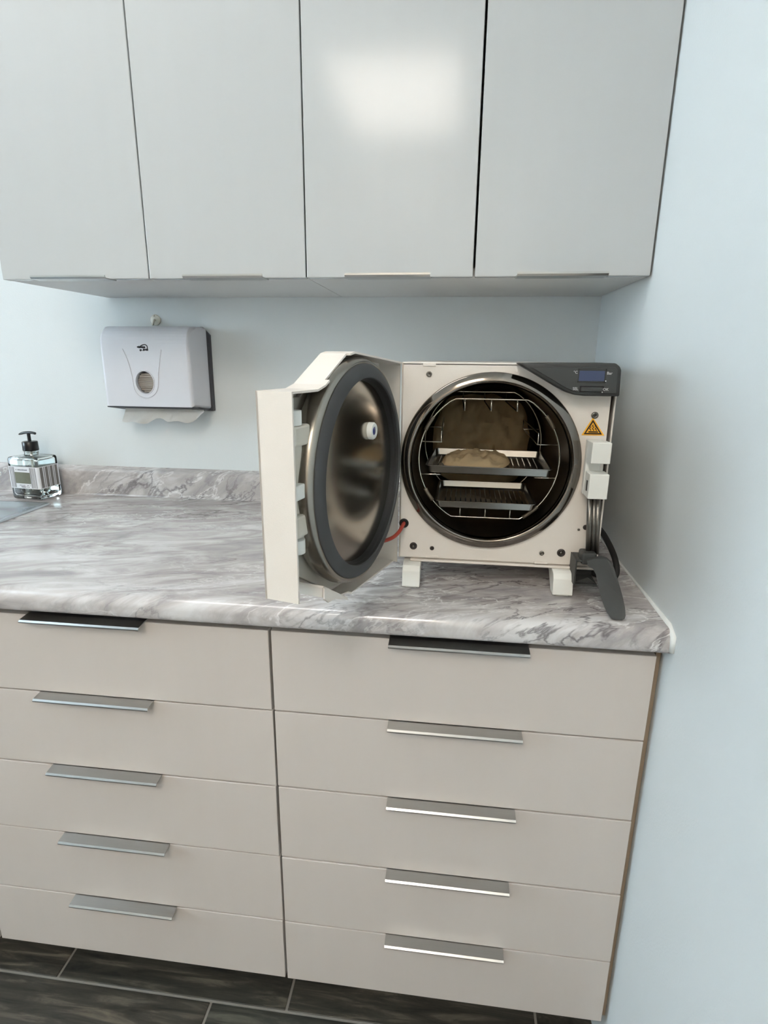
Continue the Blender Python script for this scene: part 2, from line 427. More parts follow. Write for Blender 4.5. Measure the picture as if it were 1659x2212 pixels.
mid = (sx0 + sx1) / 2
for a, b in ((sx0, mid), (mid, sx1)):
    d = obj('door', box(B(), a + .002, b - .002, YD, YD + .0185, .1134, .8606, .001), 'melamine_warm_lit', t)
    obj('handle', edge_pull((a + b) / 2 - .1, (a + b) / 2 + .1, .8606, YD), 'aluminium', d)

# ------------------------------------------------------------------ worktop with backsplash
CZ, CT, CY = .914, .876, -.652
prof = [(-.001, CZ)] + [(-.02 - 0, CZ)]
prof = [(-.001, CT), (-.001, CZ), (CY + .02, CZ)]
prof += arc(CY + .018, CZ - .018, .018, 90, 180, 7)[1:]
prof += [(CY, CT + .012)] + arc(CY + .01, CT + .01, .01, 180, 270, 5)[1:]
ctop = obj('countertop', prism(B(), prof, 'x', -2.2, -.0008), 'marble', origin=(-.6, -.3, CT), smooth=30)
cut = obj('cut', box(B(), -1.93, -1.39, -.57, -.225, .8, 1.0, .04, 4), 'dark_gap')
boolean(ctop, cut)
tag(ctop, 'grey marble-patterned laminate worktop with rounded front edge over the drawers', 'countertop')
for pgn in ctop.data.polygons: pgn.use_smooth = True
try: ctop.data.set_sharp_from_angle(angle=math.radians(30))
except Exception: pass
bp_prof = [(-.001, CZ + .0002)] + [(-.024, CZ + .0002), (-.022, CZ + .003), (-.021, CZ + .055)] + arc(-.011, CZ + .062, .010, 180, 100, 5) + [(-.001, CZ + .077)]
obj('backsplash', prism(B(), bp_prof, 'x', -2.2, -.0008), 'marble', ctop, smooth=30)

# ------------------------------------------------------------------ wall cabinets
YU, ZU, ZT = -.345, 1.424, 2.19
UX = [-.0025, -.3014, -.6018, -.9043, -1.2062]
def wall_unit(i0, label, wide):
    x1, x0 = UX[i0], UX[i0 + 2]
    t = thing('wall_cabinet', ((x0 + x1) / 2, -.17, ZU), label, 'cabinet', 'wall cabinets above the worktop')
    bm = B(); p = .016; yb = YU + .0205
    box(bm, x0 + .0006, x0 + p, yb, -.002, ZU, ZT); box(bm, x1 - p, x1 - .0006, yb, -.002, ZU, ZT)
    box(bm, x0 + p, x1 - p, yb, -.002, ZU, ZU + p); box(bm, x0 + p, x1 - p, yb, -.002, ZT - p, ZT); box(bm, x0 + p, x1 - p, -.012, -.002, ZU + p, ZT - p)
    obj('carcass', bm, 'carcass_white', t)
    for k in (0, 1):
        a, b = UX[i0 + k + 1], UX[i0 + k]
        gl, gr = .0012, .0012
        if wide and k == 0: gl = .0032
        if wide and k == 1: gr = .0008
        d = obj('door', box(B(), a + gl, b - gr, YU, YU + .0185, ZU - .0005, ZT, .0012, 2), 'melamine', t)
        c = (a + b) / 2
        obj('handle', edge_pull(c - .0755, c + .0755, ZU - .0005, YU, True), 'aluminium', d)
wall_unit(0, 'white two-door wall cabinet touching the right wall, above the autoclave', True)
wall_unit(2, 'white two-door wall cabinet above the paper towel dispenser', False)

# ------------------------------------------------------------------ paper towel dispenser on the wall
DX0, DX1 = -1.19, -.946
t = thing('paper_towel_dispenser', (-1.068, 0, 1.15), 'white plastic paper towel dispenser with oval window on the back wall', 'towel dispenser')
bk = [(DX0 + .004, 1.149), (DX1 + .006, 1.147), (DX1 + .007, 1.335), (DX1 - .012, 1.354), (DX0 + .01, 1.354), (DX0 + .004, 1.34)]
obj('back_plate', prism(B(), bk, 'y', -.013, -.0005, .001), 'dispenser_grey', t)
obj('base_rim', prism(B(), [(-.0135, 1.1475), (-.083, 1.1585), (-.083, 1.1612), (-.0135, 1.1515)], 'x', DX0 + .003, DX1 - .001), 'dispenser_grey', t)
side = [(-.0135, 1.152), (-.0135, 1.352)] + [(-.035, 1.353)] + arc(-.047, 1.311, .042, 80, 180, 9) + [(-.0885, 1.162)]
tb = bmesh.new()
lo = [tb.verts.new((DX0, y, z)) for y, z in side]; hi = [tb.verts.new((DX1, y, z)) for y, z in side]
n = len(side)
tb.faces.new(lo); tb.faces.new(hi[::-1])
for i in range(n): tb.faces.new([lo[i], hi[i], hi[(i + 1) % n], lo[(i + 1) % n]])
bmesh.ops.recalc_face_normals(tb, faces=list(tb.faces))
# the corner chamfer at the top and slanted side cheeks
for v in tb.verts:
    if v.co.y < -.04:
        if v.co.x > -1: v.co.x -= .012
        else: v.co.x += .004
eds = [e for e in tb.edges if (e.verts[0].co.x > -1) == (e.verts[1].co.x > -1) and min(e.verts[0].co.y, e.verts[1].co.y) < -.014 and (e.verts[0].co - e.verts[1].co).length > .002 and max(e.verts[0].co.y, e.verts[1].co.y) < -.0134 + (0 if False else .0)]
bmesh.ops.bevel(tb, geom=eds, offset=.007, segments=3, affect='EDGES', profile=.5)
cover = obj('cover', tb, 'dispenser_white', t, smooth=35)
OC = at(313, 826, y=-.0885)
cutb = B(); lathe(cutb, [(0, -.03), (.0238, -.03), (.0238, .03), (0, .03)], Matrix.Translation((OC.x, -.0885, OC.z)) @ FACE @ Matrix.Diagonal((1, 1.16, 1, 1)), 40)
cut = obj('cut', cutb, 'dark_gap')
boolean(cover, cut)
for pgn in cover.data.polygons: pgn.use_smooth = pgn.area < 1.2e-4 and abs(pgn.normal.y) < .995
rim = B()
tube(rim, [(OC.x + .0241 * math.cos(a), -.0888, OC.z + .0279 * math.sin(a)) for a in [2 * math.pi * k / 40 for k in range(40)]], .0014, 8, True)
obj('window_rim', rim, 'dispenser_white', t)
rb = B()
L1 = [at(264, 753, y=-.0887), at(276, 780, y=-.0887), at(285, 812, y=-.0887), at(289, 836, y=-.0887), at(297, 852, y=-.0887), at(316, 860, y=-.0887), at(334, 851, y=-.0887), at(341, 835, y=-.0887), at(342, 805, y=-.0887), at(345, 775, y=-.0887), at(348, 755, y=-.0887)]
tube(rb, spline(L1, 5), [.0004] + [.0016] * (5 * 10 - 1) + [.0004], 8)
obj('ridge', rb, 'dispenser_white', t)
# maker's mark: two slanted words, an arch over them, and a round dot
lg = B()
def lp(px, py): return at(px, py, y=-.0892)
tube(lg, spline([lp(302, 749), lp(307, 745.5), lp(313, 744.5), lp(317, 747), lp(318.3, 751), lp(318, 755)], 5), .0011, 6)
def word(p, q, hgt, seed):
    rnd = random.Random(seed); a, b = lp(*p), lp(*q); k = 7
    for i in range(k):
        c = a.lerp(b, (i + .5) / k); w = (b - a).length / k * .42; h = hgt * (.75 + .5 * rnd.random())
        box(lg, c.x - w, c.x + w, -.0897, -.0887, c.z - h, c.z + h)
    box(lg, a.x, b.x, -.0896, -.0887, min(a.z, b.z) - hgt * .25, max(a.z, b.z) + hgt * .25)
word((296, 749.5), (313.5, 750.3), .0021, 1); word((309, 755.5), (320, 755.5), .0021, 2)
lathe(lg, [(0, 0), (.0026, 0), (.0026, .0008), (0, .0008)], Matrix.Translation(lp(303.5, 756.5) + Vector((0, .0008, 0))) @ FACE, 16, smooth=False)
tube(lg, spline([lp(305, 755), lp(308, 757.5), lp(310, 754)], 4), .0005, 6)
obj('logo', lg, 'logo_black', t)
# stack of folded towels seen through the window
st = thing('paper_towel_stack', (OC.x, -.06, OC.z - .028), 'stack of folded paper towels behind the oval dispenser window', 'paper towels')
for k in range(10):
    zz = OC.z - .0245 + k * .0046
    hw = .0232 * math.sqrt(max(.05, 1 - (max(abs(zz - OC.z), abs(zz + .0042 - OC.z)) / .0276) ** 2)) - .0004
    obj('folded_sheet', box(B(), OC.x - hw, OC.x + hw, -.081 + random.uniform(0, .0035), -.0595, zz, zz + .0042, .0012, 2), 'paper_in_shade', st)
# sheet hanging out of the slot
pt = B(); NX, NZ = 26, 10
pl = [at(249, 880, y=-.06), at(436, 884, y=-.05)]
x0, x1 = -1.155, -.948
g = []
for i in range(NX + 1):
    u = i / NX; colv = []
    drop = .034 + .006 * math.sin(u * 9) + .004 * math.sin(u * 23 + 1)
    if u > .72: drop *= 1 - .75 * ((u - .72) / .28) ** 1.3
    for j in range(NZ + 1):
        v = j / NZ
        xx = x0 + (x1 - x0) * u - .016 * v * (1 - u) * .8 + .004 * v
        zz = 1.1585 - .004 * u + (.0) - drop * v
        yy = -.055 - .012 * v + .006 * math.sin(u * 14 + v * 2) * v + .003 * math.sin(u * 31 + v * 5) * v
        colv.append(pt.verts.new((xx, yy, zz)))
    g.append(colv)
for i in range(NX):
    for j in range(NZ): pt.faces.new([g[i][j], g[i + 1][j], g[i + 1][j + 1], g[i][j + 1]])
r = bmesh.ops.solidify(pt, geom=list(pt.faces), thickness=.0008)
tag(obj('paper_towel', pt, 'paper', smooth=60), 'crumpled white paper towel hanging out below the dispenser', 'paper towel')
# adhesive hook above it
hk = thing('wall_hook', (-1.087, 0, 1.36), 'small clear plastic hook stuck on the wall above the towel dispenser', 'hook')
hc = at(333, 691, y=-.008)
obj('base_disc', lathe(B(), [(0, 0), (.0135, 0), (.0135, .002), (.0115, .0035), (0, .0035)], Matrix.Translation((hc.x, -.0002, hc.z)) @ FACE, 24), 'clear_hook', hk)
hb = B(); tube(hb, spline([(hc.x, -.003, hc.z), (hc.x, -.009, hc.z - .001), (hc.x, -.013, hc.z - .007), (hc.x - .001, -.013, hc.z - .0115), (hc.x - .001, -.0175, hc.z - .0105)], 5), .0024, 8)
tube(hb, [(hc.x - .002, -.004, hc.z + .008), (hc.x - .001, -.004, hc.z + .012)], .0018, 6)
obj('hook_arm', hb, 'clear_hook', hk)

# ------------------------------------------------------------------ sink, tap, soap bottle
SX1, SX0, SY1, SY0 = -1.335, -1.985, -.139, -.612
t = thing('kitchen_sink', ((SX0 + SX1) / 2, (SY0 + SY1) / 2, CZ), 'stainless steel drop-in sink set into the worktop beside the soap bottle', 'sink')
BX1, BX0, BY1, BY0 = -1.40, -1.92, -.235, -.56
def rrect(x0, x1, y0, y1, r, k=6):
    return arc(x1 - r, y1 - r, r, 0, 90, k) + arc(x0 + r, y1 - r, r, 90, 180, k) + arc(x0 + r, y0 + r, r, 180, 270, k) + arc(x1 - r, y0 + r, r, 270, 360, k)
def loft(bm, loops, cap_first=False, cap_last=False, smooth=True):
    rs = [[bm.verts.new(p) for p in lp_] for lp_ in loops]
    for a, b in zip(rs, rs[1:]):
        for i in range(len(a)):
            f = bm.faces.new([a[i], a[(i + 1) % len(a)], b[(i + 1) % len(a)], b[i]]); f.smooth = smooth
    if cap_first: bm.faces.new(rs[0][::-1])
    if cap_last: bm.faces.new(rs[-1])
    return bm
def lvl(x0, x1, y0, y1, r, z): return [(x, y, z) for x, y in rrect(x0, x1, y0, y1, r)]
rm = B()
loft(rm, [lvl(SX0, SX1, SY0, SY1, .006, CZ + .0003), lvl(SX0, SX1, SY0, SY1, .006, CZ + .0022), lvl(SX0 + .003, SX1 - .003, SY0 + .003, SY1 - .003, .006, CZ + .0055),
          lvl(SX0 + .009, SX1 - .009, SY0 + .009, SY1 - .009, .008, CZ + .0055), lvl(SX0 + .017, SX1 - .017, SY0 + .017, SY1 - .017, .01, CZ + .0012),
          lvl(BX0 - .03, BX1 + .03, BY0 - .015, BY1 + .03, .05, CZ + .0015), lvl(BX0 - .018, BX1 + .018, BY0 - .01, BY1 + .018, .05, CZ + .0035), lvl(BX0 - .006, BX1 + .006, BY0 - .004, BY1 + .006, .05, CZ + .0015),
          lvl(BX0, BX1, BY0, BY1, .05, CZ - .006)])
obj('rim', rm, 'steel_sink', t, smooth=50)
bw = B()
loft(bw, [lvl(BX0, BX1, BY0, BY1, .05, CZ - .006), lvl(BX0 + .003, BX1 - .003, BY0 + .003, BY1 - .003, .05, CZ - .02), lvl(BX0 + .012, BX1 - .012, BY0 + .012, BY1 - .012, .05, CZ - .15), lvl(BX0 + .04, BX1 - .04, BY0 + .04, BY1 - .04, .04, CZ - .172)], cap_last=True)
obj('bowl', bw, 'steel_sink', t, smooth=50)
obj('drain', lathe(B(), [(0, .001), (.02, .001), (.038, .003), (.042, .0012)], Matrix.Translation(((BX0 + BX1) / 2, (BY0 + BY1) / 2, CZ - .172)), 32), 'chrome', t)
t = thing('sink_tap', (-1.545, -.181, CZ), 'chrome sink tap with a side lever on the sink deck', 'tap')
obj('base', lathe(B(), [(0, .0015), (.0225, .0015), (.0225, .006), (.020, .012), (.020, .04), (.017, .048), (0, .048)], Matrix.Translation((-1.545, -.181, CZ)), 32), 'chrome', t)
obj('spout', tube(B(), spline([(-1.545, -.181, CZ + .04), (-1.545, -.181, CZ + .16), (-1.547, -.2, CZ + .24), (-1.55, -.26, CZ + .285), (-1.553, -.33, CZ + .25), (-1.554, -.345, CZ + .2)], 6), .0115, 14), 'chrome', t)
lv = at(4, 1024, y=-.18)
obj('lever', tube(B(), spline([(-1.53, -.181, CZ + .033), (-1.50, -.181, CZ + .042), (lv.x - .02, -.182, lv.z - .003), (lv.x, -.18, lv.z)], 5), [.009] * 5 + [.006] * 6 + [.005] * 4 + [.0035], 12), 'chrome', t)

ang = math.radians(-6.6)
BC = Vector((-1.4285, -.0665, CZ))
BM = Matrix.Translation(BC) @ Matrix.Rotation(ang, 4, 'Z')
t = thing('soap_bottle', BC, 'square clear glass soap bottle with black pump and striped label by the sink', 'soap bottle')
bw_, bd_, bh_ = .046, .0355, .112
def L3(w, d, r, z): return [BM @ Vector((x, y, z)) for x, y in rrect(-w, w, -d, d, r, 4)]
gb = B()
loft(gb, [L3(bw_ - .005, bd_ - .005, .004, .0005), L3(bw_ - .0015, bd_ - .0015, .005, .002), L3(bw_, bd_, .005, .006), L3(bw_, bd_, .005, bh_ - .006), L3(bw_ - .0015, bd_ - .0015, .005, bh_ - .002), L3(bw_ - .005, bd_ - .005, .005, bh_)] , cap_first=True)
ri = [L3(bw_ - .02, bd_ - .012, .012, bh_ + .004), ]
neck = [[BM @ Vector((.0175 * math.cos(2 * math.pi * (k + .5) / 20), .0175 * math.sin(2 * math.pi * (k + .5) / 20), z)) for k in range(20)] for z in (bh_ + .006, bh_ + .014)]
# outer shoulder to the neck, then the inner wall back down
bm2 = B()
outer = [L3(bw_ - .005, bd_ - .005, .004, .0005), L3(bw_ - .0015, bd_ - .0015, .005, .002), L3(bw_, bd_, .005, .006), L3(bw_, bd_, .005, bh_ - .006), L3(bw_ - .0015, bd_ - .0015, .005, bh_ - .0018), L3(bw_ - .006, bd_ - .006, .005, bh_)]
def circ(r, z): return [BM @ Vector((r * math.cos(2 * math.pi * k / 20 + .1), r * math.sin(2 * math.pi * k / 20 + .1), z)) for k in range(20)]
inner = [circ(.0135, bh_ + .013), circ(.0135, bh_ + .003), L3(bw_ - .010, bd_ - .010, .004, bh_ - .004), L3(bw_ - .0045, bd_ - .0045, .004, bh_ - .010), L3(bw_ - .0045, bd_ - .0045, .004, .016), L3(bw_ - .008, bd_ - .008, .004, .010)]
gb.free()
loft(bm2, outer + [circ(.019, bh_ + .002), circ(.0165, bh_ + .006), circ(.0165, bh_ + .013)] + inner, cap_first=True, cap_last=True)
obj('glass_body', bm2, 'clear_glass', t, smooth=45)
lq = B(); loft(lq, [L3(bw_ - .0085, bd_ - .0085, .004, .0104), L3(bw_ - .0049, bd_ - .0049, .004, .0163), L3(bw_ - .0049, bd_ - .0049, .004, .034)], cap_first=True, cap_last=True)
obj('liquid_soap', lq, 'soap_liquid', t, smooth=45)
lbz0, lbz1 = .030, .088
lb = B()
for s in ((bw_ + .0003, bd_ + .0003),):
    w_, d_ = s
    lps = [L3(w_ , d_, .0052, lbz0), L3(w_ + .0003, d_ + .0003, .0054, lbz0), L3(w_ + .0003, d_ + .0003, .0054, lbz1), L3(w_, d_, .0052, lbz1)]
    loft(lb, lps)
lab = obj('label', lb, 'label_white', t, smooth=45)
fy = -bd_ - .0008
def fb(bm, x0, x1, z0, z1, o=0): box(bm, x0, x1, fy - .0002 - o, fy + .0003, z0, z1, M=BM)
for x0, x1 in ((-.0405, -.0375), (-.0355, -.0335), (-.0315, -.0265), (.0215, .027), (.0285, .0310), (.0325, .0345), (.0365, .0395)):
    sb_ = B(); fb(sb_, x0, x1, lbz0 + .002, lbz1 - .002); obj('stripe', sb_, 'label_stripe', lab)
fx = bw_ + .0005
for a, b in ((-.029, -.020), (-.0165, -.0145), (-.0115, -.003), (0, .002), (.0048, .0128), (.0158, .0178), (.0205, .0285)):
    obj('stripe', box(B(), fx, fx + .0005, a, b, lbz0 + .002, lbz1 - .002, M=BM), 'label_stripe_dark', lab)
fo = B(); fb(fo, -.026, .021, .0435, .073, .0003); obj('picture_patch', fo, 'label_olive', lab)
tx = B(); rnd = random.Random(3)
for z, a, b, h in ((.0795, -.021, .014, .0016), (.0385, -.016, .018, .0009), (.0342, -.011, .012, .0017)):
    x = a
    while x < b:
        w_ = rnd.uniform(.0012, .0026)
        if rnd.random() > .12: fb(tx, x, x + w_, z - h * rnd.uniform(.6, 1), z + h * rnd.uniform(.6, 1), .0002)
        x += w_ + .0008
tag(obj('small_print', tx, 'label_text', lab), kind='stuff')
pm = obj('pump_collar', lathe(B(), [(0, bh_ + .0135), (.0182, bh_ + .0135), (.019, bh_ + .015), (.0185, bh_ + .036), (.0172, bh_ + .0375), (0, bh_ + .0375)], BM, 32), 'pump_black', t, smooth=50)
hd = B(); tube(hd, [BM @ Vector((0, 0, z)) for z in (bh_ + .037, bh_ + .058)], .0042, 12)
tube(hd, [BM @ Vector(p) for p in spline([(.0235, 0, bh_ + .0585), (.008, 0, bh_ + .0605), (-.012, 0, bh_ + .0595), (-.031, 0, bh_ + .0545)], 5)], [.0012] + [.0034] * 12 + [.0028, .0022, .0015], 10)
obj('pump_head', hd, 'pump_black', t, smooth=50)
obj('dip_tube', tube(B(), [BM @ Vector((0, 0, .02)), BM @ Vector((0, 0, bh_ + .012))], .0028, 10), 'clear_hook', t)

# ------------------------------------------------------------------ autoclave
YF = -.52
AX0, AX1, AZ0, AZ1 = -.4085, -.0835, .9575, 1.2785
RC = Vector((-.266, 0, 1.1243))
A = thing('autoclave', ((AX0 + AX1) / 2, -.3, CZ), 'white benchtop autoclave with round steel chamber and open door on the worktop', 'autoclave')
AM = lambda y: Matrix.Translation((RC.x, y, RC.z)) @ FACE        # lathe height -> towards the camera
# housing: open-fronted shell
bm = B(); w_ = .0025
box(bm, AX0, AX0 + w_, YF + .001, -.06, AZ0, AZ1, .0008, 1); box(bm, AX1 - w_, AX1, YF - .004, -.06, AZ0, AZ1 - .004, .0008, 1)
box(bm, AX0 + w_, AX1 - w_, YF - .002, -.06, AZ1 - w_, AZ1, .0008, 1); box(bm, AX0 + w_, AX1 - w_, YF + .001, -.06, AZ0, AZ0 + w_, .0008, 1)
box(bm, AX0 + w_, AX1 - w_, -.0625, -.06, AZ0 + w_, AZ1 - w_)
obj('housing', bm, 'enamel', A)
# front plate with the round opening
def plate_hole(x0, x1, z0, z1, c, r, y0, y1, n=96):
    bm = B(); angs = [2 * math.pi * k / n for k in range(n)]
    def rect(a):
        dx, dz = math.cos(a), math.sin(a); t = 1e9
        if dx > 1e-9: t = min(t, (x1 - c.x) / dx)
        if dx < -1e-9: t = min(t, (x0 - c.x) / dx)
        if dz > 1e-9: t = min(t, (z1 - c.z) / dz)
        if dz < -1e-9: t = min(t, (z0 - c.z) / dz)
        return c.x + dx * t, c.z + dz * t
    for cx_, cz_ in ((x0, z0), (x0, z1), (x1, z0), (x1, z1)):
        a = math.atan2(cz_ - c.z, cx_ - c.x) % (2 * math.pi)
        i = min(range(n), key=lambda k: abs(angs[k] - a)); angs[i] = a
    R_ = [rect(a) for a in angs]; C_ = [(c.x + r * math.cos(a), c.z + r * math.sin(a)) for a in angs]
    lo = [[bm.verts.new((p[0], y, p[1])) for p in q] for q, y in ((C_, y1), (C_, y0), (R_, y0), (R_, y1))]
    for a, b in zip(lo, lo[1:] + lo[:1]):
        for i in range(n): bm.faces.new([a[i], a[(i + 1) % n], b[(i + 1) % n], b[i]])
    return bm
obj('front_plate', plate_hole(AX0 + .0026, AX1 - .0075, AZ0 + .0026, AZ1 - .0035, RC, .1378, YF - .0018, YF), 'enamel', A)
# chamber and its polished flange
ch = B(); lathe(ch, [(.1235, 0), (.1235, -.385), (.120, -.390), (0, -.392)], AM(YF), 96)
obj('chamber', ch, 'chamber_steel', A)
fl = B(); lathe(fl, [(.1400, .0005), (.1412, .003), (.1410, .0062), (.1392, .0078), (.1300, .0118), (.1268, .0122), (.1256, .0105), (.1250, .002), (.1236, -.004)], AM(YF), 128)
obj('chamber_flange', fl, 'mirror_steel', A)
for nme, q, y in (('port', (1034, 852), -.129), ('port', (1087, 877), -.129)):
    c = at(*q, y=y); pb = B()
    lathe(pb, [(.0085, .001), (.0125, .001), (.0125, .006), (.0085, .006)], Matrix.Translation((c.x, y - .0, c.z)) @ FACE, 20, closed=True)
    o = obj('port', pb, 'chamber_steel', A)
    obj('port_bore', lathe(B(), [(0, .002), (.0086, .002), (.0086, .003), (0, .003)], Matrix.Translation((c.x, y, c.z)) @ FACE, 20), 'black_rubber', o)
# fasteners of the front plate
for q, r, m in (((927, 808), .0044, 'screw'), ((893, 1179), .0062, 'screw_dark'), ((933, 1184), .0036, 'screw_dark'), ((1170, 1195), .004, 'screw'), ((1212, 1194), .0066, 'screw_dark'), ((1285, 897), .0052, 'screw'), ((1265, 1139), .0042, 'screw_dark'), ((1250, 1144), .002, 'screw')):
    c = at(*q, y=YF - .002)
    s = obj('screw', lathe(B(), [(r, .0), (r, .0012), (r * .8, .002), (r * .42, .002), (r * .36, .0008), (0, .0008)], Matrix.Translation((c.x, YF - .0018, c.z)) @ FACE, 24), m, A)
    if r > .005: obj('screw_socket', lathe(B(), [(r * .34, .0005), (r * .34, .0026), (0, .0026)], Matrix.Translation((c.x, YF - .0018, c.z)) @ FACE, 12), 'screw' if m == 'screw_dark' else 'screw_dark', s)
# seams of the clip-on trims at top and bottom
for q0, q1 in (((914, 787), (942, 788)), ((919, 1201), (946, 1204)), ((1154, 1214), (1182, 1218))):
    a, b = at(*q0, y=YF - .002), at(*q1, y=YF - .002)
    obj('clip', box(B(), a.x, b.x, YF - .0035, YF - .0017, a.z - .0025, a.z + .0012, .0004, 1), 'enamel', A)
obj('bottom_trim', box(B(), AX0 + .02, AX1 - .002, YF - .006, YF + .02, AZ0 - .004, AZ0 - .0003, .001, 1), 'enamel', A)
# feet
for fx0, fx1 in ((-.3995, -.3702), (-.1548, -.1235)):
    pts = [(-.515, AZ0 - .0042), (-.534, AZ0 - .0042), (-.541, AZ0 - .006), (-.5465, AZ0 - .014), (-.549, CZ + .016), (-.5505, CZ + .0035), (-.549, CZ + .0022), (-.528, CZ + .0022), (-.522, CZ + .008), (-.512, CZ + .016), (-.500, CZ + .026), (-.47, CZ + .032), (-.47, AZ0 - .0042)]
    f = obj('foot', prism(B(), pts, 'x', fx0, fx1, .0012), 'white_plastic', A)
    obj('foot_pad', box(B(), fx0 + .006, fx1 - .006, -.546, -.532, CZ + .0004, CZ + .0022), 'white_plastic', f)
for fx0, fx1 in ((-.3995, -.3702), (-.1548, -.1235)):
    obj('rear_foot', prism(B(), [(-.12, CZ + .0006), (-.095, CZ + .0006), (-.09, AZ0 - .0004), (-.13, AZ0 - .0004)], 'x', fx0, fx1, .001), 'white_plastic', A)
# control panel: dark wedge over the top right corner
YP = -.553
def P2(px, py, y=YP): v = at(px, py, y=y); return (v.x, v.z)
cp_out = [P2(1118, 783.5), P2(1300, 783.5), P2(1331, 784.5), P2(1340, 792), P2(1343, 800), P2(1338.5, 856.5), P2(1262, 855.5), P2(1240, 853), P2(1222, 847), P2(1203, 836), P2(1160, 810), P2(1124, 789)]
pan = B(); prism(pan, cp_out, 'y', YP, YF - .0022, .0022, seg=3)
pan = obj('control_panel', pan, 'panel_plastic', A, smooth=40)
fc = [P2(1147, 793, YP - .0008), P2(1329, 793, YP - .0008), P2(1334, 799, YP - .0008), P2(1331, 850, YP - .0008), P2(1262, 849, YP - .0008), P2(1242, 846, YP - .0008), P2(1222, 838, YP - .0008)]
obj('panel_face', prism(B(), fc, 'y', YP - .0018, YP + .001, .0004, seg=1), 'dark_plastic', pan)
a, b = at(1249, 796, y=YP - .002), at(1308, 827, y=YP - .002)
lf = B()
for bb in ((a.x, b.x, a.z - .003, a.z), (a.x, b.x, b.z, b.z + .0022), (a.x, a.x + .0022, b.z, a.z), (b.x - .0022, b.x, b.z, a.z)):
    box(lf, bb[0], bb[1], YP - .0026, YP - .0016, bb[2], bb[3], .0003, 1)
obj('display_bezel', lf, 'panel_plastic', pan)
obj('display', box(B(), a.x + .002, b.x - .002, YP - .0021, YP - .0016, b.z + .002, a.z - .0028), 'lcd', pan)
a, b = at(1254, 835, y=YP - .002), at(1302, 847, y=YP - .002)
obj('button_well', box(B(), a.x - .001, b.x + .001, YP - .0021, YP - .0016, b.z - .001, a.z + .001, .0002, 1), 'black_plastic', pan)
obj('button', box(B(), a.x + .0006, b.x - .0006, YP - .0042, YP - .0017, b.z + .0006, a.z - .0006, .0012, 3), 'dark_plastic', pan)
for s, q in (('\u00b0C', (1243.5, 804.5)), ('Bar', (1317, 806.5)), ('SEL', (1243, 840)), ('OK', (1308.5, 841.5))):
    c = at(*q, y=YP - .0019)
    obj('lettering', text_bm(s, .0056, Matrix.Translation((c.x, YP - .0020, c.z)) @ FACE, .0002), 'print_white', pan)
for q in ((1308.5, 823.3), (1301, 847.3)):
    c = at(*q, y=YP - .0025)
    obj('indicator_led', lathe(B(), [(.0009, 0), (.0009, .0008), (.0005, .0013), (0, .0014)], Matrix.Translation((c.x, YP - .0018, c.z)) @ FACE, 12), 'print_white', pan)
# hot-surface sign
YS = YF - .0024
def tri(px): return [P2(*q, y=YS) for q in px]
sg = obj('warning_sign', prism(B(), tri([(1281, 901.5), (1256, 940), (1305.5, 941)]), 'y', YS - .0002, YF - .0018), 'sign_yellow', A)
ob = tri([(1281, 906.5), (1260.5, 938), (1300.5, 938.8)]); ib = tri([(1281, 912), (1265.5, 935), (1295.5, 935.6)])
fr = B()
for i in range(3):
    j = (i + 1) % 3
    prism(fr, [ob[i], ob[j], ib[j], ib[i]], 'y', YS - .0005, YS - .0002)
obj('sign_border', fr, 'sign_black', sg)
for k in (-1, 0, 1):
    wv = [Vector((P2(1281 + 6.2 * k + 1.6 * math.sin(s * 2.2), 930.5 - s * 2.1, YS)[0], YS - .0003, P2(1281, 930.5 - s * 2.1, YS)[1])) for s in [i * .5 for i in range(13)] if 930.5 - s * 2.1 > 917 + abs(k) * 1.0]
    obj('heat_wave', tube(B(), wv, .0006, 6), 'sign_black', sg)
c0, c1 = at(1271, 931.5, y=YS), at(1291.5, 934.5, y=YS)
obj('sign_bar', box(B(), c0.x, c1.x, YS - .0005, YS - .0002, c1.z, c0.z), 'sign_black', sg)
# latch block: back plate with two jaws
YJ = -.566
br = B()
p0, p1 = at(1266, 956, y=YF - .003), at(1256.5, 1068, y=YF - .003)
a1, b1 = at(1281, 956, y=YJ), at(1318, 1003, y=YJ)
a2, b2 = at(1275, 1024.5, y=YJ), at(1311, 1079.5, y=YJ)
zt, zb = a1.z, b2.z
lx, rx = a1.x, b1.x
latch = obj('latch_bracket', box(B(), lx, rx - .006, -.535, YF - .0022, zb, zt - .001, .001, 2), 'white_plastic', A)
obj('latch_jaw', prism(B(), [(YJ, b1.z), (YJ, a1.z), (-.5352, a1.z - .001), (-.5352, b1.z - .004), (-.545, b1.z - .001)], 'x', lx, rx, .0012), 'white_plastic', latch)
jw = obj('latch_jaw', box(B(), a2.x, b2.x, YJ, -.5352, b2.z, a2.z, .0012), 'white_plastic', latch)
obj('jaw_slot', box(B(), a2.x - .0006, a2.x + .0002, -.556, -.550, b2.z + .010, a2.z - .012), 'black_plastic', jw)
# guide rods under the latch and the closing lever
rod = B()
for px, r in ((1271.5, .0042), (1281, .0036), (1289, .0042)):
    top, bot = at(px + 3, 1076, y=-.547), at(px - 1, 1196, y=-.547)
    tube(rod, [top, bot], r, 14)
obj('guide_rods', rod, 'rod_steel', A)
cl = B(); c0, c1 = at(1257, 1194, y=-.56), at(1287.5, 1221, y=-.56)
box(cl, c0.x, c1.x, -.563, -.535, c1.z, c0.z, .004, 3)
collar = obj('lever_collar', cl, 'dark_plastic', A)
c = at(1254.5, 1203, y=-.55)
obj('pivot_pin', tube(B(), [(c.x - .002, -.55, c.z), (c.x + .01, -.55, c.z)], .0035, 12), 'dark_plastic', collar)
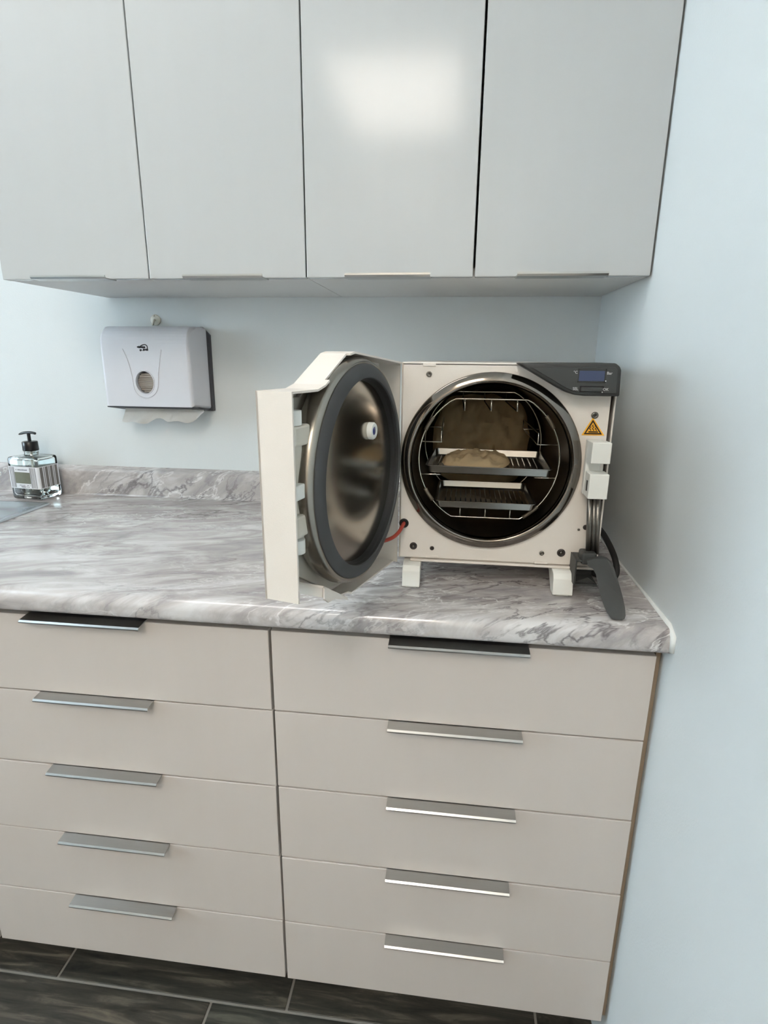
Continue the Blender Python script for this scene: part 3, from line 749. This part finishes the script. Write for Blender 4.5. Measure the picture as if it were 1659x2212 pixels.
# paddle: a curved plate swinging down and forward
out_px = [(1268, 1212), (1284, 1207), (1300, 1205.5), (1312, 1209), (1321, 1217), (1327, 1230), (1333, 1250), (1340, 1272), (1346, 1293), (1350, 1312), (1351.5, 1330), (1349, 1337), (1344, 1339), (1328, 1338.5), (1319, 1334), (1310, 1322), (1302, 1302), (1296, 1280), (1291, 1258), (1287, 1240), (1281, 1229), (1270, 1223)]
def ypad(py): return -.566 - .064 * max(0, min(1, (py - 1205) / 133)) ** .85
pd = B(); fr_, bk_ = [], []
for q in out_px:
    v = at(*q, y=ypad(q[1])); fr_.append(pd.verts.new(v)); bk_.append(pd.verts.new(v + Vector((.0006, .0055, .0015))))
n = len(out_px)
pd.faces.new(fr_); pd.faces.new(bk_[::-1])
for i in range(n): pd.faces.new([fr_[i], fr_[(i + 1) % n], bk_[(i + 1) % n], bk_[i]])
bmesh.ops.recalc_face_normals(pd, faces=list(pd.faces))
lev = obj('lever', pd, 'dark_plastic', A)
# lever hub: hollow box behind the paddle
hbx = B(); h0, h1 = at(1244.5, 1211, y=-.563), at(1291, 1268, y=-.563)
zt, zb = h0.z, h1.z
box(hbx, h0.x, h0.x + .0025, -.562, -.515, zb, zt, .0006, 1); box(hbx, h0.x + .0025, h1.x, -.562, -.515, zt - .0025, zt, .0006, 1)
box(hbx, h0.x + .0025, h1.x, -.5175, -.515, zb, zt - .0025); box(hbx, h0.x + .0025, h1.x, -.562, -.515, zb, zb + .0025, .0006, 1)
prism(hbx, [(h0.x + .003, zb + .003), (h0.x + .022, zb + .012), (h0.x + .034, zb + .003)], 'y', -.556, -.553)
obj('lever_hub', hbx, 'dark_plastic', A)
# power cord
cd_ = spline([(-.084, -.27, .985), (-.066, -.33, .992), (-.052, -.395, .986), (-.046, -.44, .974), (-.042, -.475, .957), (-.042, -.492, .940), (-.047, -.488, .926), (-.058, -.465, .9205), (-.075, -.43, .9202), (-.095, -.36, .9202), (-.10, -.25, .9202)], 5)
obj('power_cord', tube(B(), cd_, .0052, 10), 'black_rubber', A)
# red hose and its grommet
c = at(870, 1130, y=YF - .003)
obj('hose_grommet', lathe(B(), [(.0078, 0), (.0078, .002), (.006, .003), (.0035, .0008), (0, .0008)], Matrix.Translation((c.x + .002, YF - .0018, c.z)) @ FACE, 24), 'black_rubber', A)
hs = spline([(c.x + .002, YF, c.z), (c.x + .001, YF - .012, c.z - .001), (c.x - .004, YF - .028, c.z - .008), (c.x - .012, YF - .044, c.z - .0125), (c.x - .024, YF - .062, c.z - .013), (c.x - .03, YF - .085, c.z - .006)], 5)
obj('hose', tube(B(), hs, .0031, 10), 'red_hose', A)

# ---------------- the open door
DA = math.radians(104.3)
dv = Vector((math.cos(DA), -math.sin(DA), 0)); dn = Vector((-math.sin(DA), -math.cos(DA), 0))   # along the door, outward
HP = Vector((-.410, -.525, 0))
DM = Matrix(((dv.x, 0, dn.x, HP.x), (dv.y, 0, dn.y, HP.y), (0, 1, 0, 0), (0, 0, 0, 1)))        # local (u, z, w) -> world
def D(u, z, w): return DM @ Vector((u, z, w))
TH = .042
ZD = 1.133
out = [(-.011, 1.278), (.172, 1.292), (.186, 1.2895), (.255, 1.2545), (.274, 1.250), (.335, 1.2502), (.335, 1.0145), (.274, 1.0105), (.262, 1.003), (.2019, .9654), (.165, .957), (-.011, .947)]
def poly_plate(pts, w0, w1, bev=0): return prism(B(), pts, 'z', w0, w1, bev, M=DM)
dp = poly_plate(out, TH - .0025, TH, 0)
door = obj('door', dp, 'enamel', A)
# rim of the door shell, one folded flange along each edge
def flange(p, q, w0, w1, th=.0025):
    a, b = Vector(p), Vector(q); t_ = (b - a).normalized(); nn = Vector((t_.y, -t_.x))   # inward for clockwise outlines
    return prism(B(), [tuple(a), tuple(b), tuple(b + nn * th), tuple(a + nn * th)], 'z', w0, w1, 0, M=DM)
fb_ = B()
def add_fl(bm, p, q, w0, w1, th=.0025):
    a, b = Vector(p), Vector(q); t_ = (b - a).normalized(); nn = Vector((t_.y, -t_.x))
    prism(bm, [tuple(a), tuple(b), tuple(b + nn * th), tuple(a + nn * th)], 'z', w0, w1, 0, M=DM)
add_fl(fb_, out[0], out[1], 0, TH - .0025)
obj('top_flange', fb_, 'enamel', door)
fb_ = B()
add_fl(fb_, out[1], out[2], 0, TH - .0025)
# sloped piece with a stepped inner edge
a, b = Vector(out[2]), Vector(out[3]); m_ = a.lerp(b, .86)
add_fl(fb_, a, m_, .006, TH - .0025); add_fl(fb_, m_, b, 0, TH - .0025); add_fl(fb_, out[3], out[4], 0, TH - .0025); add_fl(fb_, out[4], out[5], 0, TH - .0025)
obj('corner_flange', fb_, 'enamel', door)
fb_ = B(); add_fl(fb_, out[5], out[6], -.0015, TH, .0028)
obj('side_panel', fb_, 'enamel', door)
fb_ = B()
add_fl(fb_, (.272, 1.0095), (.2019, .9654), 0, TH - .0025)
add_fl(fb_, (.2019, .9654), (.165, .957), .016, TH - .0025)
prism(fb_, [(.2697, .9965), (.2722, .9965), (.2722, 1.0095), (.2697, 1.0095)], 'z', .001, TH - .0025, M=DM)
prism(fb_, [(.2722, 1.0095), (.2019, .9654), (.2442, .9838), (.2613, .9858), (.2722, .9950)], 'z', -.0022, .0003, M=DM)
obj('lower_flange', fb_, 'enamel', door)
fb_ = B(); add_fl(fb_, (.165, .957), out[11], .010, TH - .0025)
obj('bottom_flange', fb_, 'enamel', door)
fb_ = B(); add_fl(fb_, out[11], out[0], .004, TH - .0025)
obj('hinge_flange', fb_, 'enamel', door)
# inner liner, visible behind the lid
obj('inner_liner', poly_plate([(.004, 1.268), (.172, 1.280), (.258, 1.240), (.318, 1.240), (.318, 1.035), (.27, 1.018), (.20, .974), (.16, .966), (.004, .957)], TH - .0085, TH - .003, .001), 'cream_plastic', door)
# lid: pressed steel disc with rubber gasket
UC = .154
LM = DM @ Matrix.Translation((UC, ZD, 0)) @ Matrix.Diagonal((1, 1, -1, 1))     # lathe height -> inward, to the chamber
ld = B(); lathe(ld, [(.118, -.028), (.140, -.030), (.149, -.024), (.1525, -.012), (.1518, -.002), (.1485, .0035), (.1455, .0050), (.1445, .0045)], LM, 128)
lid = obj('lid_rim', ld, 'lid_steel', door)
gk = B(); lathe(gk, [(.1445, .0010), (.1444, .0050), (.1432, .0064), (.1280, .0110), (.1266, .0108), (.1260, .0090), (.1258, .0040)], LM, 128)
obj('gasket', gk, 'gasket', lid, smooth=40)
gw = B(); lathe(gw, [(.1258, .0088), (.1244, .0060), (.1236, .0050), (.1242, .0038), (.1230, .0025), (.1224, -.0030)], LM, 128)
obj('gasket_wall', gw, 'black_rubber', lid)
pl_ = B(); lathe(pl_, [(.1224, -.0030), (.117, -.0027), (.108, -.0012), (.09, .0012), (.06, .0036), (.03, .0050), (0, .0054)], LM, 128)
obj('lid_disc', pl_, 'lid_disc_steel', lid)
# stud with blue centre
kc = at(808, 931, y=-.62)
o_ = CAM; dd = (kc - CAM); hN = dn; hp = HP - dn * .010
tt = (hp - o_).dot(hN) / dd.dot(hN); KP = o_ + dd * tt
ku, kz = (KP - HP).dot(dv), KP.z
KM = DM @ Matrix.Translation((ku, kz, -.003)) @ Matrix.Diagonal((1, 1, -1, 1))
st_ = obj('stud', lathe(B(), [(.0118, -.003), (.0118, .006), (.0105, .0078), (.0062, .0078), (.0055, .0055), (0, .0055)], KM, 28), 'white_plastic', lid, smooth=45)
obj('stud_centre', lathe(B(), [(.0054, .005), (.0054, .0072), (0, .0072)], KM, 20), 'blue_stud', st_)
# latch mechanism in the free edge of the door: plastic spindle with collars
def dcyl(bm, u, w, z0, z1, r, n=24):
    lathe(bm, [(0, 0), (r, 0), (r, z1 - z0), (0, z1 - z0)], Matrix.Translation(D(u, z0, w)), n, smooth=False); return bm
sp = dcyl(B(), .300, .020, 1.062, 1.215, .0105)
spn = obj('latch_spindle', sp, 'cream_plastic', door, smooth=40)
obj('spindle_cap', dcyl(B(), .3085, .014, 1.213, 1.229, .010), 'white_plastic', spn, smooth=40)
obj('spindle_cap', dcyl(B(), .3085, .014, 1.066, 1.082, .010), 'white_plastic', spn, smooth=40)
def dbox(u0, u1, z0, z1, w0, w1, bev=.0015): return box(B(), u0, u1, z0, z1, w0, w1, bev, M=DM)
obj('latch_arm', dbox(.286, .322, 1.190, 1.213, .004, .03, .003), 'cream_plastic', door)
obj('latch_arm', dbox(.286, .324, 1.131, 1.148, .003, .03), 'white_plastic', door)
obj('latch_arm', dbox(.286, .322, 1.086, 1.112, .004, .03, .003), 'cream_plastic', door)
obj('latch_web', prism(B(), [(.292, 1.113), (.330, 1.113), (.318, 1.190), (.30, 1.190)], 'z', .018, .022, 0, M=DM), 'cream_plastic', door)
for z0, z1 in ((1.228, 1.246), (1.048, 1.067)):
    e_ = obj('mount_ear', dbox(.316, .330, z0, z1, .012, .014, .002), 'cream_plastic', door)
    obj('ear_screw', lathe(B(), [(.0046, 0), (.0046, .002), (.002, .0024), (0, .0012)], DM @ Matrix.Translation((.3235, (z0 + z1) / 2, .012)) @ Matrix.Diagonal((1, 1, -1, 1)), 16), 'screw_dark', e_)

# ------------------------------------------------------------------ wire rack, trays and pouches in the chamber
RZC = 1.1265
t = thing('tray_rack', (-.267, -.40, 1.0285), 'steel wire rack standing inside the autoclave chamber', 'rack')
def ring_pts(y, r=.1125):
    pts = []
    for k in range(72):
        a = 2 * math.pi * k / 72
        x, z = r * math.cos(a), r * math.sin(a)
        z = max(-.0975, min(.0965, z))
        pts.append(Vector((-.267 + x, y, RZC + z)))
    return pts
YR0, YR1 = -.504, -.30
for nme, y in (('front_loop', YR0), ('rear_loop', YR1)):
    obj(nme, tube(B(), ring_pts(y), .0014, 8, True), 'wire_steel', t)
def rail(pts): return obj('rail', tube(B(), pts, .0012, 7), 'wire_steel', t)
for sgn in (-1, 1):
    xo = lambda z: -.267 + sgn * math.sqrt(.1125 ** 2 - (z - RZC) ** 2)
    xi = -.267 + sgn * .0765
    z = 1.1535
    rail([(xo(z), YR0, z), (xi, YR0, z), (xi, YR0, z + .018), (xi, YR0 + .002, z + .018), (xi, YR1, z + .018), (xi, YR1, z), (xo(z), YR1, z)])
    rail([(xi, YR0 + .001, z), (xi, YR1, z)])
    z = 1.0995
    rail([(xo(z), YR0, z), (xi, YR0, z), (xi, YR0 + .002, z), (xi, YR1, z), (xo(z), YR1, z)])
for x in (-.3085, -.267, -.2265):
    rail([(x, YR0, RZC + .0965), (x, YR0, RZC + .0785), (x, YR0 + .002, RZC + .0785), (x, YR1, RZC + .0785), (x, YR1, RZC + .0965)])
    rail([(x, YR0, RZC - .0975), (x, YR0, RZC - .0805), (x, YR0 + .002, RZC - .0805), (x, YR1, RZC - .0805), (x, YR1, RZC - .0975)])
for a0, a1 in ((28, 40), (143, 156), (207, 219), (303, 318)):
    pts = []
    for k in range(6):
        a = math.radians(a0 + (a1 - a0) * k / 5); pts.append((-.267 + .1125 * math.cos(a), YR0, RZC + max(-.0975, min(.0965, .1125 * math.sin(a)))))
    obj('sleeve', tube(B(), pts, .0032, 10), 'sleeve', t)

def tray(cx, cy, z, w, d, rot, label, h=.0105, ribs=16):
    M = Matrix.Translation((cx, cy, z)) @ Matrix.Rotation(rot, 4, 'Z')
    t = thing('sterilizer_tray', (cx, cy, z), label, 'tray', 'steel trays in the autoclave')
    def LL(a, b, r, zz): return [M @ Vector((x, y, zz)) for x, y in rrect(-a, a, -b, b, r, 4)]
    bm = B(); a, b = w / 2, d / 2
    loft(bm, [LL(a - .008, b - .008, .004, 0), LL(a - .005, b - .005, .006, .0015), LL(a - .003, b - .003, .007, h - .001), LL(a, b, .008, h), LL(a, b, .008, h + .0008), LL(a - .0036, b - .0036, .007, h + .0006), LL(a - .0058, b - .0058, .006, .0024), LL(a - .0085, b - .0085, .004, .0009)], cap_first=True, cap_last=True)
    body = obj('pan', bm, 'tray_steel', t, smooth=40)
    for k in range(ribs):
        x = -a + .016 + (w - .032) * k / (ribs - 1)
        obj('rib', tube(B(), [M @ Vector((x, -b + .012, .0009)), M @ Vector((x, b - .012, .0009))], .0011, 6), 'tray_steel', t)
    return t
tray(-.2625, -.415, 1.1012, .204, .190, math.radians(-2.5), 'wide steel tray holding a pouch on the middle rails of the rack', .013, 18)
tray(-.268, -.445, 1.0479, .162, .165, math.radians(-1.0), 'empty ribbed steel tray on the bottom rails of the rack', .012, 16)

def pouch(name, label, M, a, b, h, seed, film_side):
    """sealed sterilization pouch: puffed paper-and-film pillow with flat seams"""
    t = thing(name, M.to_translation(), label, 'pouch', 'sterilization pouches in the autoclave')
    NU, NV = 34, 24
    def surf(top):
        bm = B(); g = []
        for i in range(NU + 1):
            r_ = []
            for j in range(NV + 1):
                u, v = 2 * i / NU - 1, 2 * j / NV - 1
                prof = max(0, 1 - abs(u) ** 3.2) ** .6 * max(0, 1 - abs(v) ** 3.2) ** .6
                q = Vector((u * 2.1 + seed, v * 1.7, 3.3 * seed))
                wr = noise.noise(q * 1.7) * .5 + noise.noise(q * 4) * .34 + abs(noise.noise(q * 2.6)) * -.4 + .10 * math.sin(5 * u + 4 * v + seed) * abs(noise.noise(q))
                zz = (h * prof * (1 + wr) if top else -.25 * h * prof * (1 + wr)) + .25 * h
                edge = noise.noise(Vector((u * 3, v * 3, seed))) * .05
                rd = 1 - .2 * (u * u * v * v)
                r_.append(bm.verts.new(M @ Vector((u * a * rd * (1 + edge), v * b * rd * (1 + edge), zz + (.0004 if top else 0)))))
            g.append(r_)
        for i in range(NU):
            for j in range(NV): bm.faces.new([g[i][j], g[i + 1][j], g[i + 1][j + 1], g[i][j + 1]])
        bmesh.ops.solidify(bm, geom=list(bm.faces), thickness=.0004)
        return bm
    obj('paper_side', surf(True), 'fabric_pouch', t, smooth=70)
    obj('film_side', surf(False), 'pouch_film', t, smooth=70)
    return t
pouch('sterilization_pouch', 'flat beige pouch lying on the wide steel tray', Matrix.Translation((-.283, -.422, 1.1046)) @ Matrix.Rotation(math.radians(-9), 4, 'Z'), .058, .066, .016, 2.3, 0)
Mp = Matrix.Translation((-.268, -.225, 1.118)) @ Matrix.Rotation(math.radians(4), 4, 'Y') @ Matrix.Rotation(math.radians(76), 4, 'X')
pouch('sterilization_pouch', 'large puffed beige pouch leaning at the back of the chamber', Mp, .098, .096, .034, 5.1, 0)
